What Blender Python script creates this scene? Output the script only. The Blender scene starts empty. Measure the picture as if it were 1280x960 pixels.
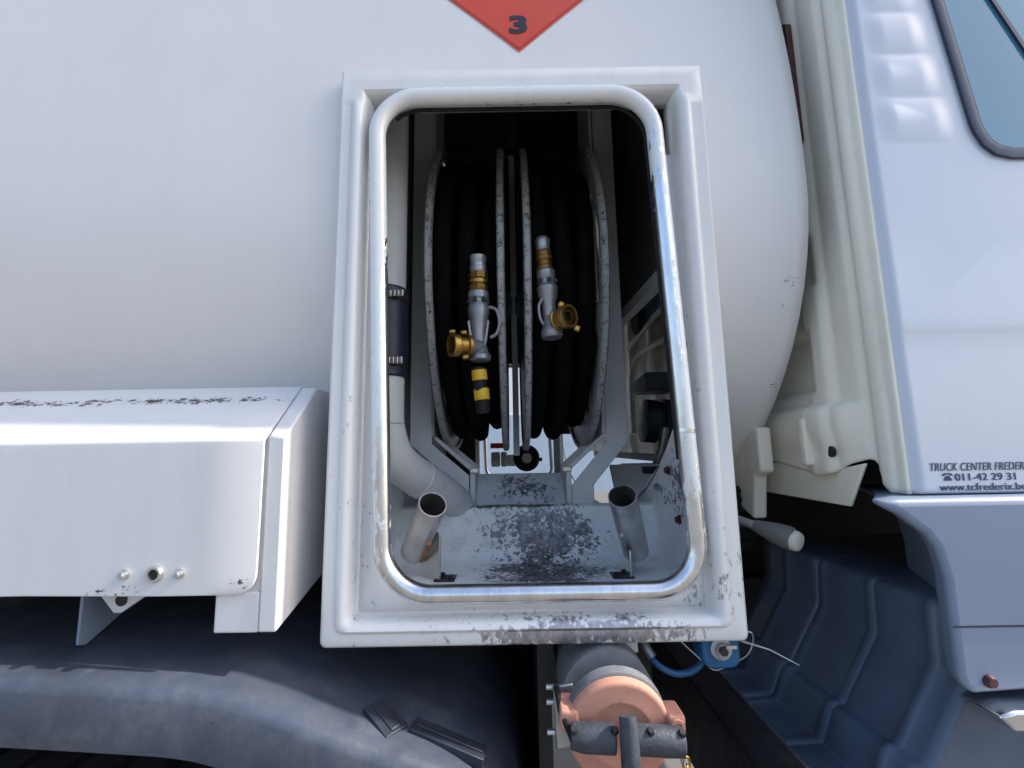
import bpy, bmesh, math, random
from mathutils import Vector, Matrix, Quaternion
random.seed(7)
R_ = math.radians
S = bpy.context.scene
COL = S.collection
EYE = 1.5                      # height of the lens above the yard

# ------------------------------------------------------------------ camera
cam_d = bpy.data.cameras.new('camera')
cam_d.sensor_width = 36.0
cam_d.lens = 570.0 / 1280.0 * 36.0
cam_d.clip_start = 0.02
cam_d.clip_end = 2000
cam = bpy.data.objects.new('camera', cam_d)
COL.objects.link(cam)
cam.matrix_world = (Matrix.Translation((0, 0, EYE)) @ Matrix.Rotation(R_(98.0), 4, 'X')
                    @ Matrix.Rotation(R_(-1.0), 4, 'Z'))
S.camera = cam

# ------------------------------------------------------------------ light
SUN = Vector((0.76, -0.028, 0.65)).normalized()
EL = math.asin(SUN.z)
world = bpy.data.worlds.new('World')
S.world = world
world.use_nodes = True
wn = world.node_tree
bg = wn.nodes['Background']
sky = wn.nodes.new('ShaderNodeTexSky')
sky.sky_type = 'NISHITA'
sky.sun_disc = False
sky.sun_elevation = EL
sky.sun_rotation = math.atan2(SUN.x, SUN.y)
sky.air_density = 1.0
sky.dust_density = 3.0
sky.ozone_density = 1.6
wn.links.new(sky.outputs[0], bg.inputs[0])
bg.inputs[1].default_value = 0.15
sl = bpy.data.lights.new('sun', 'SUN')
sl.energy = 3.0
sl.angle = R_(0.5)
sl.color = (1.0, 0.95, 0.87)
sun = bpy.data.objects.new('sun', sl)
COL.objects.link(sun)
sun.rotation_euler = SUN.to_track_quat('Z', 'Y').to_euler()
S.view_settings.view_transform = 'Standard'
S.view_settings.look = 'None'
S.view_settings.gamma = 1.0
S.view_settings.use_curve_mapping = False
S.view_settings.exposure = 1.12
S.cycles.max_bounces = 10
S.cycles.diffuse_bounces = 5
S.cycles.glossy_bounces = 5

# ------------------------------------------------------------------ mesh helpers (x along the truck, y into it, z above the lens)
class MB:
    def __init__(s): s.v = []; s.f = []
    def add(s, vs, fs):
        b = len(s.v); s.v += [tuple(v) for v in vs]; s.f += [tuple(b + i for i in f) for f in fs]; return s
    def box(s, x0, x1, y0, y1, z0, z1):
        return s.add([(x0,y0,z0),(x1,y0,z0),(x1,y1,z0),(x0,y1,z0),(x0,y0,z1),(x1,y0,z1),(x1,y1,z1),(x0,y1,z1)],
                     [(0,3,2,1),(4,5,6,7),(0,1,5,4),(1,2,6,5),(2,3,7,6),(3,0,4,7)])
    def loft(s, loops, closed=True, cap=(True, True), ring=False):
        n = len(loops[0]); b = len(s.v)
        for L in loops: s.v += [tuple(p) for p in L]
        m = len(loops)
        for i in range(m if ring else m - 1):
            for j in range(n if closed else n - 1):
                a, c = i, (i + 1) % m; k = (j + 1) % n
                s.f.append((b+a*n+j, b+a*n+k, b+c*n+k, b+c*n+j))
        if closed and not ring:
            if cap[0]: s.f.append(tuple(b+j for j in reversed(range(n))))
            if cap[1]: s.f.append(tuple(b+(m-1)*n+j for j in range(n)))
        return s
    def prism(s, poly, d0, d1, axis='y'):
        # poly: 2-D points. axis y -> (x,z); axis x -> (y,z); axis z -> (x,y)
        def P(p, d): return (p[0], d, p[1]) if axis == 'y' else (d, p[0], p[1]) if axis == 'x' else (p[0], p[1], d)
        return s.loft([[P(p, d0) for p in poly], [P(p, d1) for p in poly]])
    def cyl(s, p0, p1, r0, r1=None, n=20, cap=(True, True)):
        return s.lathe(p0, p1, [(0, r0), (1, r0 if r1 is None else r1)], n, cap)
    def lathe(s, p0, p1, prof, n=20, cap=(True, True), ring=False):
        p0, p1 = Vector(p0), Vector(p1); d = p1 - p0
        q = d.to_track_quat('Z', 'Y'); ux = q @ Vector((1,0,0)); uy = q @ Vector((0,1,0))
        return s.loft([[p0 + d*t + (ux*math.cos(2*math.pi*j/n) + uy*math.sin(2*math.pi*j/n))*r for j in range(n)] for t, r in prof], True, cap, ring)
    def tube(s, path, r, n=10, closed=False, cap=True):
        P = [Vector(p) for p in path]; m = len(P); loops = []
        T = []
        for i in range(m):
            a = P[(i-1) % m] if closed or i > 0 else P[i]
            b = P[(i+1) % m] if closed or i < m-1 else P[i]
            T.append((b - a).normalized())
        ref = Vector((0,0,1)) if abs(T[0].z) < .9 else Vector((1,0,0))
        u = (ref - T[0]*ref.dot(T[0])).normalized()
        for i in range(m):
            if i: u = (T[i-1].rotation_difference(T[i]) @ u); u = (u - T[i]*u.dot(T[i])).normalized()
            w = T[i].cross(u); rr = r[i] if isinstance(r, (list, tuple)) else r
            loops.append([P[i] + (u*math.cos(2*math.pi*j/n) + w*math.sin(2*math.pi*j/n))*rr for j in range(n)])
        return s.loft(loops, True, (cap, cap), closed)
    def grid(s, xs, ys, fn, skip=None):
        b = len(s.v); n = len(ys)
        for x in xs:
            for y in ys: s.v.append(tuple(fn(x, y)))
        for i in range(len(xs)-1):
            for j in range(n-1):
                if skip and skip((xs[i]+xs[i+1])/2, (ys[j]+ys[j+1])/2): continue
                s.f.append((b+i*n+j, b+(i+1)*n+j, b+(i+1)*n+j+1, b+i*n+j+1))
        return s
    def mesh(s, name, mat, smooth=35):
        me = bpy.data.meshes.new(name)
        me.from_pydata(s.v, [], s.f)
        bm = bmesh.new(); bm.from_mesh(me)
        bmesh.ops.recalc_face_normals(bm, faces=bm.faces[:])
        bm.to_mesh(me); bm.free()
        me.materials.append(mat)
        me.polygons.foreach_set('use_smooth', [True]*len(me.polygons))
        me.set_sharp_from_angle(angle=R_(smooth))
        return me
    def build(s, name, mat, parent=None, bevel=0.0, smooth=35, solid=0.0, seg=2, weld=False, offset=-1):
        o = bpy.data.objects.new(name, s.mesh(name, mat, smooth))
        COL.objects.link(o)
        place(o, parent)
        if weld:
            m = o.modifiers.new('weld', 'WELD'); m.merge_threshold = 1e-5
        if solid:
            m = o.modifiers.new('thick', 'SOLIDIFY'); m.thickness = solid; m.offset = offset
        if bevel:
            m = o.modifiers.new('edge', 'BEVEL'); m.width = bevel; m.segments = seg; m.limit_method = 'ANGLE'; m.angle_limit = R_(40); m.harden_normals = False
        return o

LOCAL = set()
def place(o, parent):
    """vertices are given in lens-height coordinates; children of a LOCAL empty keep its own frame"""
    if parent is None:
        o.location = (0, 0, EYE); return
    o.parent = parent
    root = parent
    while root.parent is not None: root = root.parent
    if parent.parent is None and root.type == 'EMPTY' and root.name not in LOCAL:
        o.location = Vector((0, 0, EYE)) - root.location

def thing(name, label, cat, loc=(0,0,0), group=None, local=False):
    o = bpy.data.objects.new(name, None); COL.objects.link(o)
    o.empty_display_size = 0.05
    o.location = Vector(loc) + Vector((0, 0, EYE))
    o['label'] = label; o['category'] = cat
    if group: o['group'] = group
    if local: LOCAL.add(o.name)
    return o
def tag(o, label, cat, group=None, kind=None):
    if label: o['label'] = label
    if cat: o['category'] = cat
    if group: o['group'] = group
    if kind: o['kind'] = kind
    return o
def copy_tree(o, parent=None):
    c = o.copy(); COL.objects.link(c)
    if parent is not None: c.parent = parent
    for ch in list(o.children): copy_tree(ch, c)
    return c
def same(src, name, parent, mat4):
    """another piece that shares SRC's mesh"""
    o = bpy.data.objects.new(name, src.data); COL.objects.link(o)
    for m in src.modifiers:
        n = o.modifiers.new(m.name, m.type)
        if m.type == 'BEVEL': n.width, n.segments, n.limit_method, n.angle_limit = m.width, m.segments, m.limit_method, m.angle_limit
    place(o, parent)
    o.matrix_basis = Matrix.Translation(o.location) @ mat4
    return o

def rrect(x0, x1, z0, z1, r, n=8):
    out = []
    for cx, cz, a in ((x1-r, z1-r, 0), (x0+r, z1-r, 90), (x0+r, z0+r, 180), (x1-r, z0+r, 270)):
        for k in range(n+1):
            t = R_(a + 90*k/n); out.append((cx + r*math.cos(t), cz + r*math.sin(t)))
    return out
def lerp(pts, x):
    if x <= pts[0][0]: return pts[0][1]
    for (a, b), (c, d) in zip(pts, pts[1:]):
        if x <= c: return b + (d-b)*(x-a)/(c-a)
    return pts[-1][1]
def ss(a, b, x):
    t = max(0.0, min(1.0, (x-a)/(b-a))); return t*t*(3-2*t)
def smooth_path(P, k=6):
    P = [Vector(p) for p in P]; out = []
    Q = [P[0]*2-P[1]] + P + [P[-1]*2-P[-2]]
    for i in range(1, len(Q)-2):
        a, b, c, d = Q[i-1:i+3]
        for j in range(k):
            t = j/k
            out.append(0.5*((2*b) + (c-a)*t + (2*a-5*b+4*c-d)*t*t + (3*b-a-3*c+d)*t**3))
    out.append(P[-1]); return out
def frange(a, b, n): return [a + (b-a)*i/n for i in range(n+1)]

# ------------------------------------------------------------------ materials
def material(name, col, rough=0.5, metal=0.0, coat=0.0, var=0.06, vscale=6.0, bump=0.0, bscale=80.0, spec=0.5,
             under=None, wear_shade=(), wscale=90.0, dirt=0.0, dirt_col=(0.16,0.14,0.11), stretch=(1,1,1), flake=0.52, streak=0.0, under_rough=.42, under_metal=.75, under_var=.4):
    """painted / plastic / metal surface. under: bare colour below the paint; wear: ellipsoids ((centre),(radii),strength) where it has chipped, or is darkened as painted shade"""
    m = bpy.data.materials.new(name); m.use_nodes = True
    nt = m.node_tree; N = nt.nodes; L = nt.links
    b = N['Principled BSDF']
    tc = N.new('ShaderNodeTexCoord')
    def noise(scale, detail=5.0, rough_=0.55, vec=None):
        n = N.new('ShaderNodeTexNoise'); n.inputs['Scale'].default_value = scale; n.inputs['Detail'].default_value = detail
        n.inputs['Roughness'].default_value = rough_
        L.new(vec if vec is not None else tc.outputs['Object'], n.inputs['Vector']); return n.outputs['Fac']
    def math_(op, a, c=None, clamp=False):
        n = N.new('ShaderNodeMath'); n.operation = op; n.use_clamp = clamp
        for i, x in enumerate((a, c)):
            if x is None: continue
            if isinstance(x, (int, float)): n.inputs[i].default_value = x
            else: L.new(x, n.inputs[i])
        return n.outputs[0]
    def ramp(x, a, c):
        n = N.new('ShaderNodeMapRange'); n.inputs[1].default_value = a; n.inputs[2].default_value = c; n.interpolation_type = 'SMOOTHSTEP'
        L.new(x, n.inputs[0]); return n.outputs[0]
    def mix(f, a, c):
        n = N.new('ShaderNodeMix'); n.data_type = 'RGBA'
        for i, x in ((0, f), (6, a), (7, c)):
            if isinstance(x, tuple): n.inputs[i].default_value = (*x, 1)
            elif isinstance(x, (int, float)): n.inputs[i].default_value = x
            else: L.new(x, n.inputs[i])
        return n.outputs[2]
    c0 = tuple(x*(1-var) for x in col); c1 = tuple(min(1, x*(1+var)) for x in col)
    color = mix(ramp(noise(vscale), .3, .7), c0, c1)
    if dirt:
        d = math_('MULTIPLY', ramp(noise(vscale*3.1, 8, .7), .48, .75), dirt)
        color = mix(d, color, dirt_col)
    if streak:
        mq = N.new('ShaderNodeMapping'); mq.inputs['Scale'].default_value = (1,1,.07); L.new(tc.outputs['Object'], mq.inputs[0])
        f1 = math_('MULTIPLY', ramp(noise(26, 6, .65, mq.outputs[0]), .45, .75), streak*2.2)
        f2 = math_('MULTIPLY', ramp(noise(5, 7, .7), .42, .72), streak*1.6)
        color = mix(math_('ADD', f1, f2, True), color, (.33,.29,.25))
    rg = N.new('ShaderNodeMapRange'); L.new(noise(vscale*4, 6), rg.inputs[0])
    rg.inputs[1].default_value = .3; rg.inputs[2].default_value = .7
    rg.inputs[3].default_value = max(.02, rough*.85); rg.inputs[4].default_value = min(1, rough*1.2)
    rough_o = rg.outputs[0]
    chip = None
    if under is not None:
        mp = N.new('ShaderNodeMapping'); mp.inputs['Scale'].default_value = stretch; L.new(tc.outputs['Object'], mp.inputs[0])
        reg = None
        for cen, rad, st in wear_shade:
            q = N.new('ShaderNodeVectorMath'); q.operation = 'SUBTRACT'; L.new(tc.outputs['Object'], q.inputs[0]); q.inputs[1].default_value = cen
            q2 = N.new('ShaderNodeVectorMath'); q2.operation = 'DIVIDE'; L.new(q.outputs[0], q2.inputs[0]); q2.inputs[1].default_value = rad
            q3 = N.new('ShaderNodeVectorMath'); q3.operation = 'LENGTH'; L.new(q2.outputs[0], q3.inputs[0])
            e = math_('MULTIPLY', ramp(q3.outputs['Value'], 1.25, 0.0), st)
            reg = e if reg is None else math_('MAXIMUM', reg, e)
        if reg is None:
            v = N.new('ShaderNodeValue'); v.outputs[0].default_value = 0.0; reg = v.outputs[0]
        big = noise(wscale*.22, 4, .6, mp.outputs[0]); fine = noise(wscale, 7, .72, mp.outputs[0])
        t = math_('ADD', math_('MULTIPLY', math_('SUBTRACT', big, .5), .75), math_('MULTIPLY', math_('SUBTRACT', fine, .5), 1.5))
        t = math_('ADD', t, math_('MULTIPLY', reg, .66))
        chip = ramp(t, flake-.12, flake-.06)
        un = mix(ramp(noise(wscale*.6, 6, .7, mp.outputs[0]), .35, .65), tuple(x*(1-under_var) for x in under), tuple(min(1, x*(1+under_var)) for x in under))
        color = mix(chip, color, un)
        b_m = N.new('ShaderNodeMath'); b_m.operation = 'MULTIPLY'; L.new(chip, b_m.inputs[0]); b_m.inputs[1].default_value = under_metal
        L.new(b_m.outputs[0], b.inputs['Metallic'])
        rm = N.new('ShaderNodeMix'); rm.data_type = 'FLOAT'; L.new(chip, rm.inputs[0]); L.new(rough_o, rm.inputs[2]); rm.inputs[3].default_value = under_rough
        rough_o = rm.outputs[0]
    else:
        b.inputs['Metallic'].default_value = metal
    L.new(color, b.inputs['Base Color']); L.new(rough_o, b.inputs['Roughness'])
    b.inputs['Specular IOR Level'].default_value = spec
    b.inputs['Coat Weight'].default_value = coat; b.inputs['Coat Roughness'].default_value = .08
    if bump or chip is not None:
        bp = N.new('ShaderNodeBump'); bp.inputs['Distance'].default_value = .001
        bp.inputs['Strength'].default_value = bump if bump else .3
        h = noise(bscale, 4) if bump else None
        if chip is not None:
            h2 = math_('MULTIPLY', chip, -.6)
            h = h2 if h is None else math_('ADD', h, h2)
        L.new(h, bp.inputs['Height']); L.new(bp.outputs[0], b.inputs['Normal'])
    return m

BARE = (.23,.24,.26)
M = {}
M['tank'] = material('tank_paint', (.765,.748,.74), .55, spec=.3, streak=.018, var=.015, vscale=2.2, bump=.05, bscale=9, under=BARE, wear_shade=(((.46,.80,.05),(.03,.12,.16),.42),((.45,.70,.25),(.03,.08,.10),.36)), wscale=160)
M['frame'] = material('frame_paint', (.77,.765,.75), .38, coat=.15, streak=.05, var=.02, vscale=5, under=(.40,.40,.42), under_var=.25, wscale=150, stretch=(1,1,.55),
    wear_shade=(((.09,.65,-.245),(.25,.08,.032),1.02),((.0,.65,-.235),(.27,.08,.05),.45),((.29,.66,-.17),(.07,.08,.16),.50),((-.22,.66,-.15),(.05,.08,.20),.44),((.24,.68,-.20),(.06,.03,.06),.62),((-.2,.68,-.21),(.05,.03,.04),.55),((.26,.66,.15),(.05,.1,.4),.34),((-.235,.66,.1),(.05,.1,.4),.3)))
M['rim'] = material('rim_paint', (.80,.80,.79), .28, coat=.3, var=.02, vscale=6, under=(.74,.74,.75), under_var=.10, wscale=110, stretch=(1,1,.35), flake=.5, under_rough=.27, under_metal=1.0,
    wear_shade=(((.03,.63,-.20),(.42,.10,.30),1.5),((.226,.643,.15),(.022,.05,.52),1.3),((-.178,.645,.10),(.018,.05,.50),1.25),((.03,.655,.535),(.19,.02,.022),.55)))
M['steel'] = material('polished_steel', (.66,.66,.67), .16, metal=1.0, var=.06, vscale=14, bump=.06, bscale=60)
M['brushed'] = material('brushed_steel', (.64,.625,.60), .36, metal=1.0, var=.14, vscale=20, bump=.1, bscale=140)
M['galv'] = material('galvanised_steel', (.40,.42,.44), .42, metal=.9, var=.18, vscale=30, bump=.1, bscale=90)
M['inner'] = material('inner_paint', (.52,.53,.53), .45, var=.04, vscale=4, dirt=.25, under=BARE, wscale=120, wear_shade=(((.31,.80,-.08),(.1,.18,.10),.55),((-.26,.78,-.08),(.05,.16,.12),.55)))
M['inner_lit'] = material('inner_paint_lit', (.76,.77,.77), .42, var=.03, vscale=5, dirt=.3, under=(.22,.22,.24), wscale=100, wear_shade=(((.305,.84,-.06),(.1,.13,.12),.72),((.305,.92,-.10),(.1,.12,.06),.6),((-.25,.78,-.08),(.06,.16,.14),.66)))  # lighter copy of the inner paint, brightness standing in for light
M['floor'] = material('worn_floor_paint', (.84,.85,.85), .42, var=.03, vscale=6, dirt=.3, under=(.32,.32,.34), wscale=115, flake=.5,
    wear_shade=(((.06,1.0,-.18),(.20,.16,.13),.90),((.05,.88,-.226),(.19,.16,.03),.95),((.0,1.03,-.125),(.26,.035,.02),.85)))
M['wornbar'] = material('worn_crossbar', (.70,.72,.76), .4, var=.1, vscale=18, under=(.42,.44,.50), wscale=140, stretch=(1,1,.5), wear_shade=(((.03,1.15,-.1),(.14,.2,.08),.75),))
M['shaded_wall'] = material('wall_painted_shade', (.085,.082,.082), .75, spec=.15, var=.1, vscale=6)  # dark tone paints in the shade of the upper bay
M['grey'] = material('grey_paint', (.60,.61,.61), .45, var=.05, vscale=8, dirt=.2, under=BARE, wscale=130, wear_shade=(((-.14,.9,-.05),(.06,.15,.05),.45),))
M['reel'] = material('reel_paint', (.35,.355,.355), .4, var=.06, vscale=12, under=(.045,.045,.045), under_metal=.2, wscale=260, flake=.475, wear_shade=(((0,0,0),(9,9,9),.42),((0,-.1,.38),(.6,.6,.32),.66)))  # second patch darkens the reel tops as painted shade; the rest is chips
M['rubber'] = material('black_rubber', (.013,.013,.015), .6, var=.2, vscale=30, bump=.2, bscale=200, spec=.25)
M['hose'] = material('hose_rubber', (.006,.006,.006), .85, var=.25, vscale=20, bump=.35, bscale=260, spec=.06)
M['sleeve'] = material('navy_rubber', (.008,.012,.035), .45, var=.2, vscale=20)
M['alu'] = material('cast_aluminium', (.33,.335,.35), .42, metal=.75, var=.12, vscale=40, bump=.25, bscale=220)
M['brass'] = material('brass', (.46,.28,.075), .36, metal=1.0, var=.18, vscale=50, bump=.1, bscale=150)
M['olddbrass'] = material('dull_brass', (.24,.13,.04), .42, metal=.85, var=.25, vscale=60)
M['yellow'] = material('yellow_band', (.70,.43,.02), .45, under=(.03,.03,.03), wscale=200, wear_shade=(((0,0,0),(9,9,9),.06),))
M['cab'] = material('cab_paint_sky_lit', (.57,.61,.69), .30, coat=.3, streak=.006, var=.01, vscale=2)  # blue of the sky light is mixed into the cab colour
M['warm_lit'] = material('cab_paint_warm_lit', (.88,.84,.71), .42, coat=.1, streak=.06, var=.03, vscale=4, dirt=.10)  # cab paint again, the light's cream cast put into the colour
M['box'] = material('box_paint', (.655,.655,.66), .42, streak=.035, var=.012, vscale=3, bump=.04, bscale=12, under=(.10,.10,.11), wscale=190, stretch=(.5,1,1),
    wear_shade=(((-.5,.672,.078),(.36,.03,.012),.72),((-.75,.672,.078),(.36,.03,.012),.72),((-.5,.594,-.172),(.10,.02,.014),.55),((-.345,.594,-.165),(.03,.02,.02),.5),((-.7,.594,-.172),(.06,.02,.01),.5)))
M['plastic'] = material('dark_plastic', (.020,.025,.038), .40, var=.2, vscale=10, bump=.2, bscale=300, dirt=.12, dirt_col=(.09,.10,.12))
M['liner'] = material('liner_plastic', (.085,.115,.170), .36, var=.12, vscale=8, bump=.15, bscale=320, dirt=.15, dirt_col=(.06,.075,.10))
M['mud'] = material('dusty_mudguard', (.044,.056,.082), .42, var=.25, vscale=6, bump=.15, bscale=260, dirt=.4, streak=.03, dirt_col=(.17,.175,.19), stretch=(.35,1,1.6), under=(.018,.021,.03), under_metal=0.0, under_rough=.55, wscale=60, wear_shade=(((-.45,.58,-.31),(.5,.1,.09),.20),((-.2,.6,-.34),(.15,.1,.08),.22)))
M['frit'] = material('glass_frit', (.035,.04,.075), .12, var=.05)
M['bluegrey'] = material('grey_blue_plastic', (.205,.255,.345), .42, var=.03, vscale=5, bump=.12, bscale=420)
M['salmon'] = material('salmon_cap', (.58,.28,.20), .6, spec=.3, var=.08, vscale=22, bump=.15, bscale=180, dirt=.45, dirt_col=(.33,.16,.12))
M['blue'] = material('blue_plastic', (.010,.095,.21), .4, var=.1, vscale=30)
M['red'] = material('placard_red', (.68,.070,.028), .35, var=.03, vscale=8)
M['redline'] = material('placard_line', (.50,.035,.02), .35, var=.03)
M['ink'] = material('black_ink', (.02,.02,.025), .4, var=.05)
M['navyink'] = material('navy_ink', (.02,.03,.09), .4, var=.05)
M['glass'] = material('glass_sky_tint', (.055,.21,.32), .05, var=.06, vscale=2, spec=.9)  # teal paints in reflected sky along with the glass's own tint
M['redbolt'] = material('rust_brown_bolt', (.09,.03,.03), .5, metal=.3, var=.2, vscale=80)
M['darkbolt'] = material('dark_bolt', (.05,.05,.055), .4, metal=.7, var=.2, vscale=80)
M['zinc'] = material('zinc_bolt', (.62,.62,.6), .3, metal=.9, var=.1, vscale=80)
M['knob'] = material('ivory_knob', (.55,.54,.45), .35, var=.04)
M['knobcollar'] = material('lever_collar', (.11,.11,.105), .5, var=.1)
M['castgrey'] = material('cast_grey_paint', (.17,.18,.195), .5, var=.15, vscale=25, bump=.2, bscale=150, dirt=.4, dirt_col=(.10,.095,.09))
M['handle'] = material('handle_plastic', (.045,.052,.066), .45, var=.25, vscale=60, bump=.6, bscale=320, under=(.10,.10,.11), under_metal=0, wscale=200, wear_shade=(((.12,.56,-.33),(.2,.2,.2),.28),))
M['tyre'] = material('tyre_rubber', (.022,.022,.024), .75, var=.2, vscale=20, bump=.3, bscale=120)
M['void'] = material('chassis_black', (.012,.012,.015), .55, var=.3, vscale=12)
M['concrete'] = material('yard_concrete', (.14,.132,.122), .8, var=.14, vscale=1.2, bump=.4, bscale=60, dirt=.3, dirt_col=(.09,.085,.08))
M['cladding'] = material('warehouse_white', (.80,.80,.80), .5, var=.02)
M['plinth'] = material('warehouse_plinth', (.42,.50,.58), .6, var=.05)
M['weld'] = material('weld_tint', (.42,.21,.06), .4, metal=.9, var=.3, vscale=60)
M['sticker'] = material('pale_sticker', (.60,.60,.55), .5, var=.04)
M['white'] = material('white_plastic', (.75,.75,.72), .4, var=.03)

# ------------------------------------------------------------------ setting
g = MB().grid(frange(-400, 400, 8), frange(-400, 400, 8), lambda x, y: (x, y, -EYE)).build('yard_ground', M['concrete'])
tag(g, None, None, kind='structure')

wh = thing('warehouse', 'far white clad warehouse wall with pale blue plinth, glimpsed between the two reels', 'building', (0, 16, -EYE))
MB().box(-26, 26, 16, 30, 1.15, 6.5).build('wall', M['cladding'], wh)
MB().box(-26, 26, 15.95, 30, -EYE, 1.146).build('plinth', M['plinth'], wh)

# ------------------------------------------------------------------ the tanker
truck = thing('tanker_truck', 'white fuel tanker truck with an open hose reel compartment between tank and cab', 'truck', (-.3, 1.85, -EYE))

XT = 0.470                                   # front edge of the tank fairing
def tank_profile():
    """closed half outline (y, z) of the fairing from the lower far rim over the near bulge to the roof"""
    pts = []
    for k in range(15):
        u = -1 + k/14*1.0
        th = math.asin(max(-1, u))
        pts.append((.67 + .8*(1-math.cos(th)), .42 + .6*u))
    for k in range(1, 8):
        dz = .36*k/7; pts.append((.67 + .22*dz*dz, .42+dz))
    y0, z0 = pts[-1]
    for k in range(1, 13):
        a = R_(90*k/12); pts.append((y0 + .50*(1-math.cos(a)) + .04*k/12, z0 + .50*math.sin(a)))
    return pts
prof = tank_profile()
near = prof
far_ = [(3.70 - y, z) for y, z in reversed(prof)]
ring = near + far_
def cut(x, k):                                # opening behind the compartment frame
    y, z = ring[k]; y2, z2 = ring[(k+1) % len(ring)]; zc = (z+z2)/2
    return -.245 < x < .295 and (y < 1.5 or y > 2.2) and -.3 < zc < .585
tb = MB()
xs = [-4.2, -3, -2, -1.4, -1.0, -.7, -.45, -.262, -.258, -.1, .1, .302, .306, .39, .45, XT]
n = len(ring)
for x in xs:
    for y, z in ring: tb.v.append((x, y, z))
for i in range(len(xs)-1):
    for k in range(n-1):
        y, z = ring[k]
        if cut((xs[i]+xs[i+1])/2, k) or ((xs[i]+xs[i+1])/2 > .306 and 1.3 < y): continue  # shell left open deeper in, to let light onto the cab rear
        tb.f.append((i*n+k, (i+1)*n+k, (i+1)*n+k+1, i*n+k+1))
tank = tb.build('tank_shell', M['tank'], truck, smooth=60, solid=.004, offset=0)
# real tank end and lining of the reel bay
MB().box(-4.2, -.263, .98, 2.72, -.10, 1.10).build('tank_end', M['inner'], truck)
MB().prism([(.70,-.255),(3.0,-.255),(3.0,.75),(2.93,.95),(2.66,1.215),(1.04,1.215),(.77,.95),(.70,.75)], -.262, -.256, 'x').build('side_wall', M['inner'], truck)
MB().box(-.256, .312, 1.03, 2.67, 1.20, 1.215).build('roof_panel', M['shaded_wall'], truck)
sp = [(.72,.36),(3.0,.43),(3.0,1.2),(1.2,1.2),(.90,.99),(.74,.74)]
MB().prism(sp, .310, .316, 'x').build('side_panel', M['shaded_wall'], truck, bevel=.002)
MB().prism([(.72,.357),(3.0,.427),(3.0,.40),(.72,.33)], .306, .330, 'x').build('side_panel_edge', M['grey'], truck)

def tank_y(z):
    dz = z-.42
    return .67 + (.22*dz*dz if dz > 0 else .8*(1-math.sqrt(max(0, 1-(dz/.6)**2))))
# diamond placard
pc, ph = (.022, .835), .178
def on_tank(x, z, off): 
    zz = min(z, .78); y = tank_y(zz)
    if z > .78:
        a = min(1.0, (z-.78)/.5); y = tank_y(.78) + .50*(1-math.sqrt(max(0, 1-a*a))) + .02*a
    return (x, y-off, z)
pb = MB(); K = 16
def diamond(c, h, off, mb):
    b = len(mb.v)
    for i in range(K+1):
        for j in range(K+1):
            u, v = i/K*2-1, j/K*2-1
            mb.v.append(on_tank(c[0] + h*(u-v)/2, c[1] + h*(u+v)/2, off))
    for i in range(K):
        for j in range(K): mb.f.append((b+i*(K+1)+j, b+(i+1)*(K+1)+j, b+(i+1)*(K+1)+j+1, b+i*(K+1)+j+1))
diamond(pc, ph, .0035, pb)
placard = pb.build('hazard_placard', M['red'], truck, smooth=80)
bd = MB()
for q0, q1 in ((.955, .972),):
    L0 = []; L1 = []
    for (u0, v0), (u1, v1) in (((-1,-1),(1,-1)),((1,-1),(1,1)),((1,1),(-1,1)),((-1,1),(-1,-1))):
        for i in range(12):
            t = i/12; u = u0+(u1-u0)*t; v = v0+(v1-v0)*t
            for L_, q in ((L0,q0),(L1,q1)): L_.append(on_tank(pc[0] + ph*q*(u-v)/2, pc[1] + ph*q*(u+v)/2, .0043))
    bd.loft([L0, L1], True, (False, False))
bd.build('placard_border', M['redline'], placard)
fb = MB()                                    # flame symbol in the upper half of the diamond
fl = [(-.028,.86),(-.040,.885),(-.030,.925),(-.018,.900),(-.010,.955),(.006,.915),(.014,.935),(.030,.905),(.038,.880),(.026,.86)]
b0 = len(fb.v); fb.v += [on_tank(pc[0]+x, z, .0045) for x, z in fl]; fb.f.append(tuple(range(len(fl))))
fb.build('flame_symbol', M['ink'], placard)

def text_mesh(name, body, size, mat, parent, place_fn, shear=0.0, width=1.0, bold=0.0, space=1.0, align='LEFT', dup=()):
    cu = bpy.data.curves.new('t', 'FONT'); cu.body = body; cu.size = 1.0; cu.shear = shear; cu.offset = bold/size; cu.space_character = space
    cu.align_x = align; cu.fill_mode = 'FRONT'; cu.resolution_u = 4
    ob = bpy.data.objects.new('t', cu); COL.objects.link(ob)
    bpy.context.view_layer.update()
    me = bpy.data.meshes.new_from_object(ob.evaluated_get(bpy.context.evaluated_depsgraph_get()))
    COL.objects.unlink(ob); bpy.data.objects.remove(ob)
    if dup:
        bm = bmesh.new(); bm.from_mesh(me)
        for d in dup:
            g_ = bmesh.ops.duplicate(bm, geom=bm.verts[:len(me.vertices)] + bm.faces[:len(me.polygons)])
            for v in g_['geom']:
                if isinstance(v, bmesh.types.BMVert): v.co.x += d; v.co.z += abs(d)
            bm.verts.ensure_lookup_table(); bm.faces.ensure_lookup_table()
        bm.to_mesh(me); bm.free()
    for v in me.vertices: v.co = Vector(place_fn(v.co.x*width*size, v.co.y*size)) - Vector((0, .004*v.co.z*size*10, 0))
    me.materials.clear(); me.materials.append(mat); me.name = name
    o = bpy.data.objects.new(name, me); COL.objects.link(o); place(o, parent)
    return o
text_mesh('numeral', '3', .052, M['ink'], placard, lambda x, y: on_tank(.0215+x, .698+y, .0045), width=1.35, bold=.0022, align='CENTER')

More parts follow.
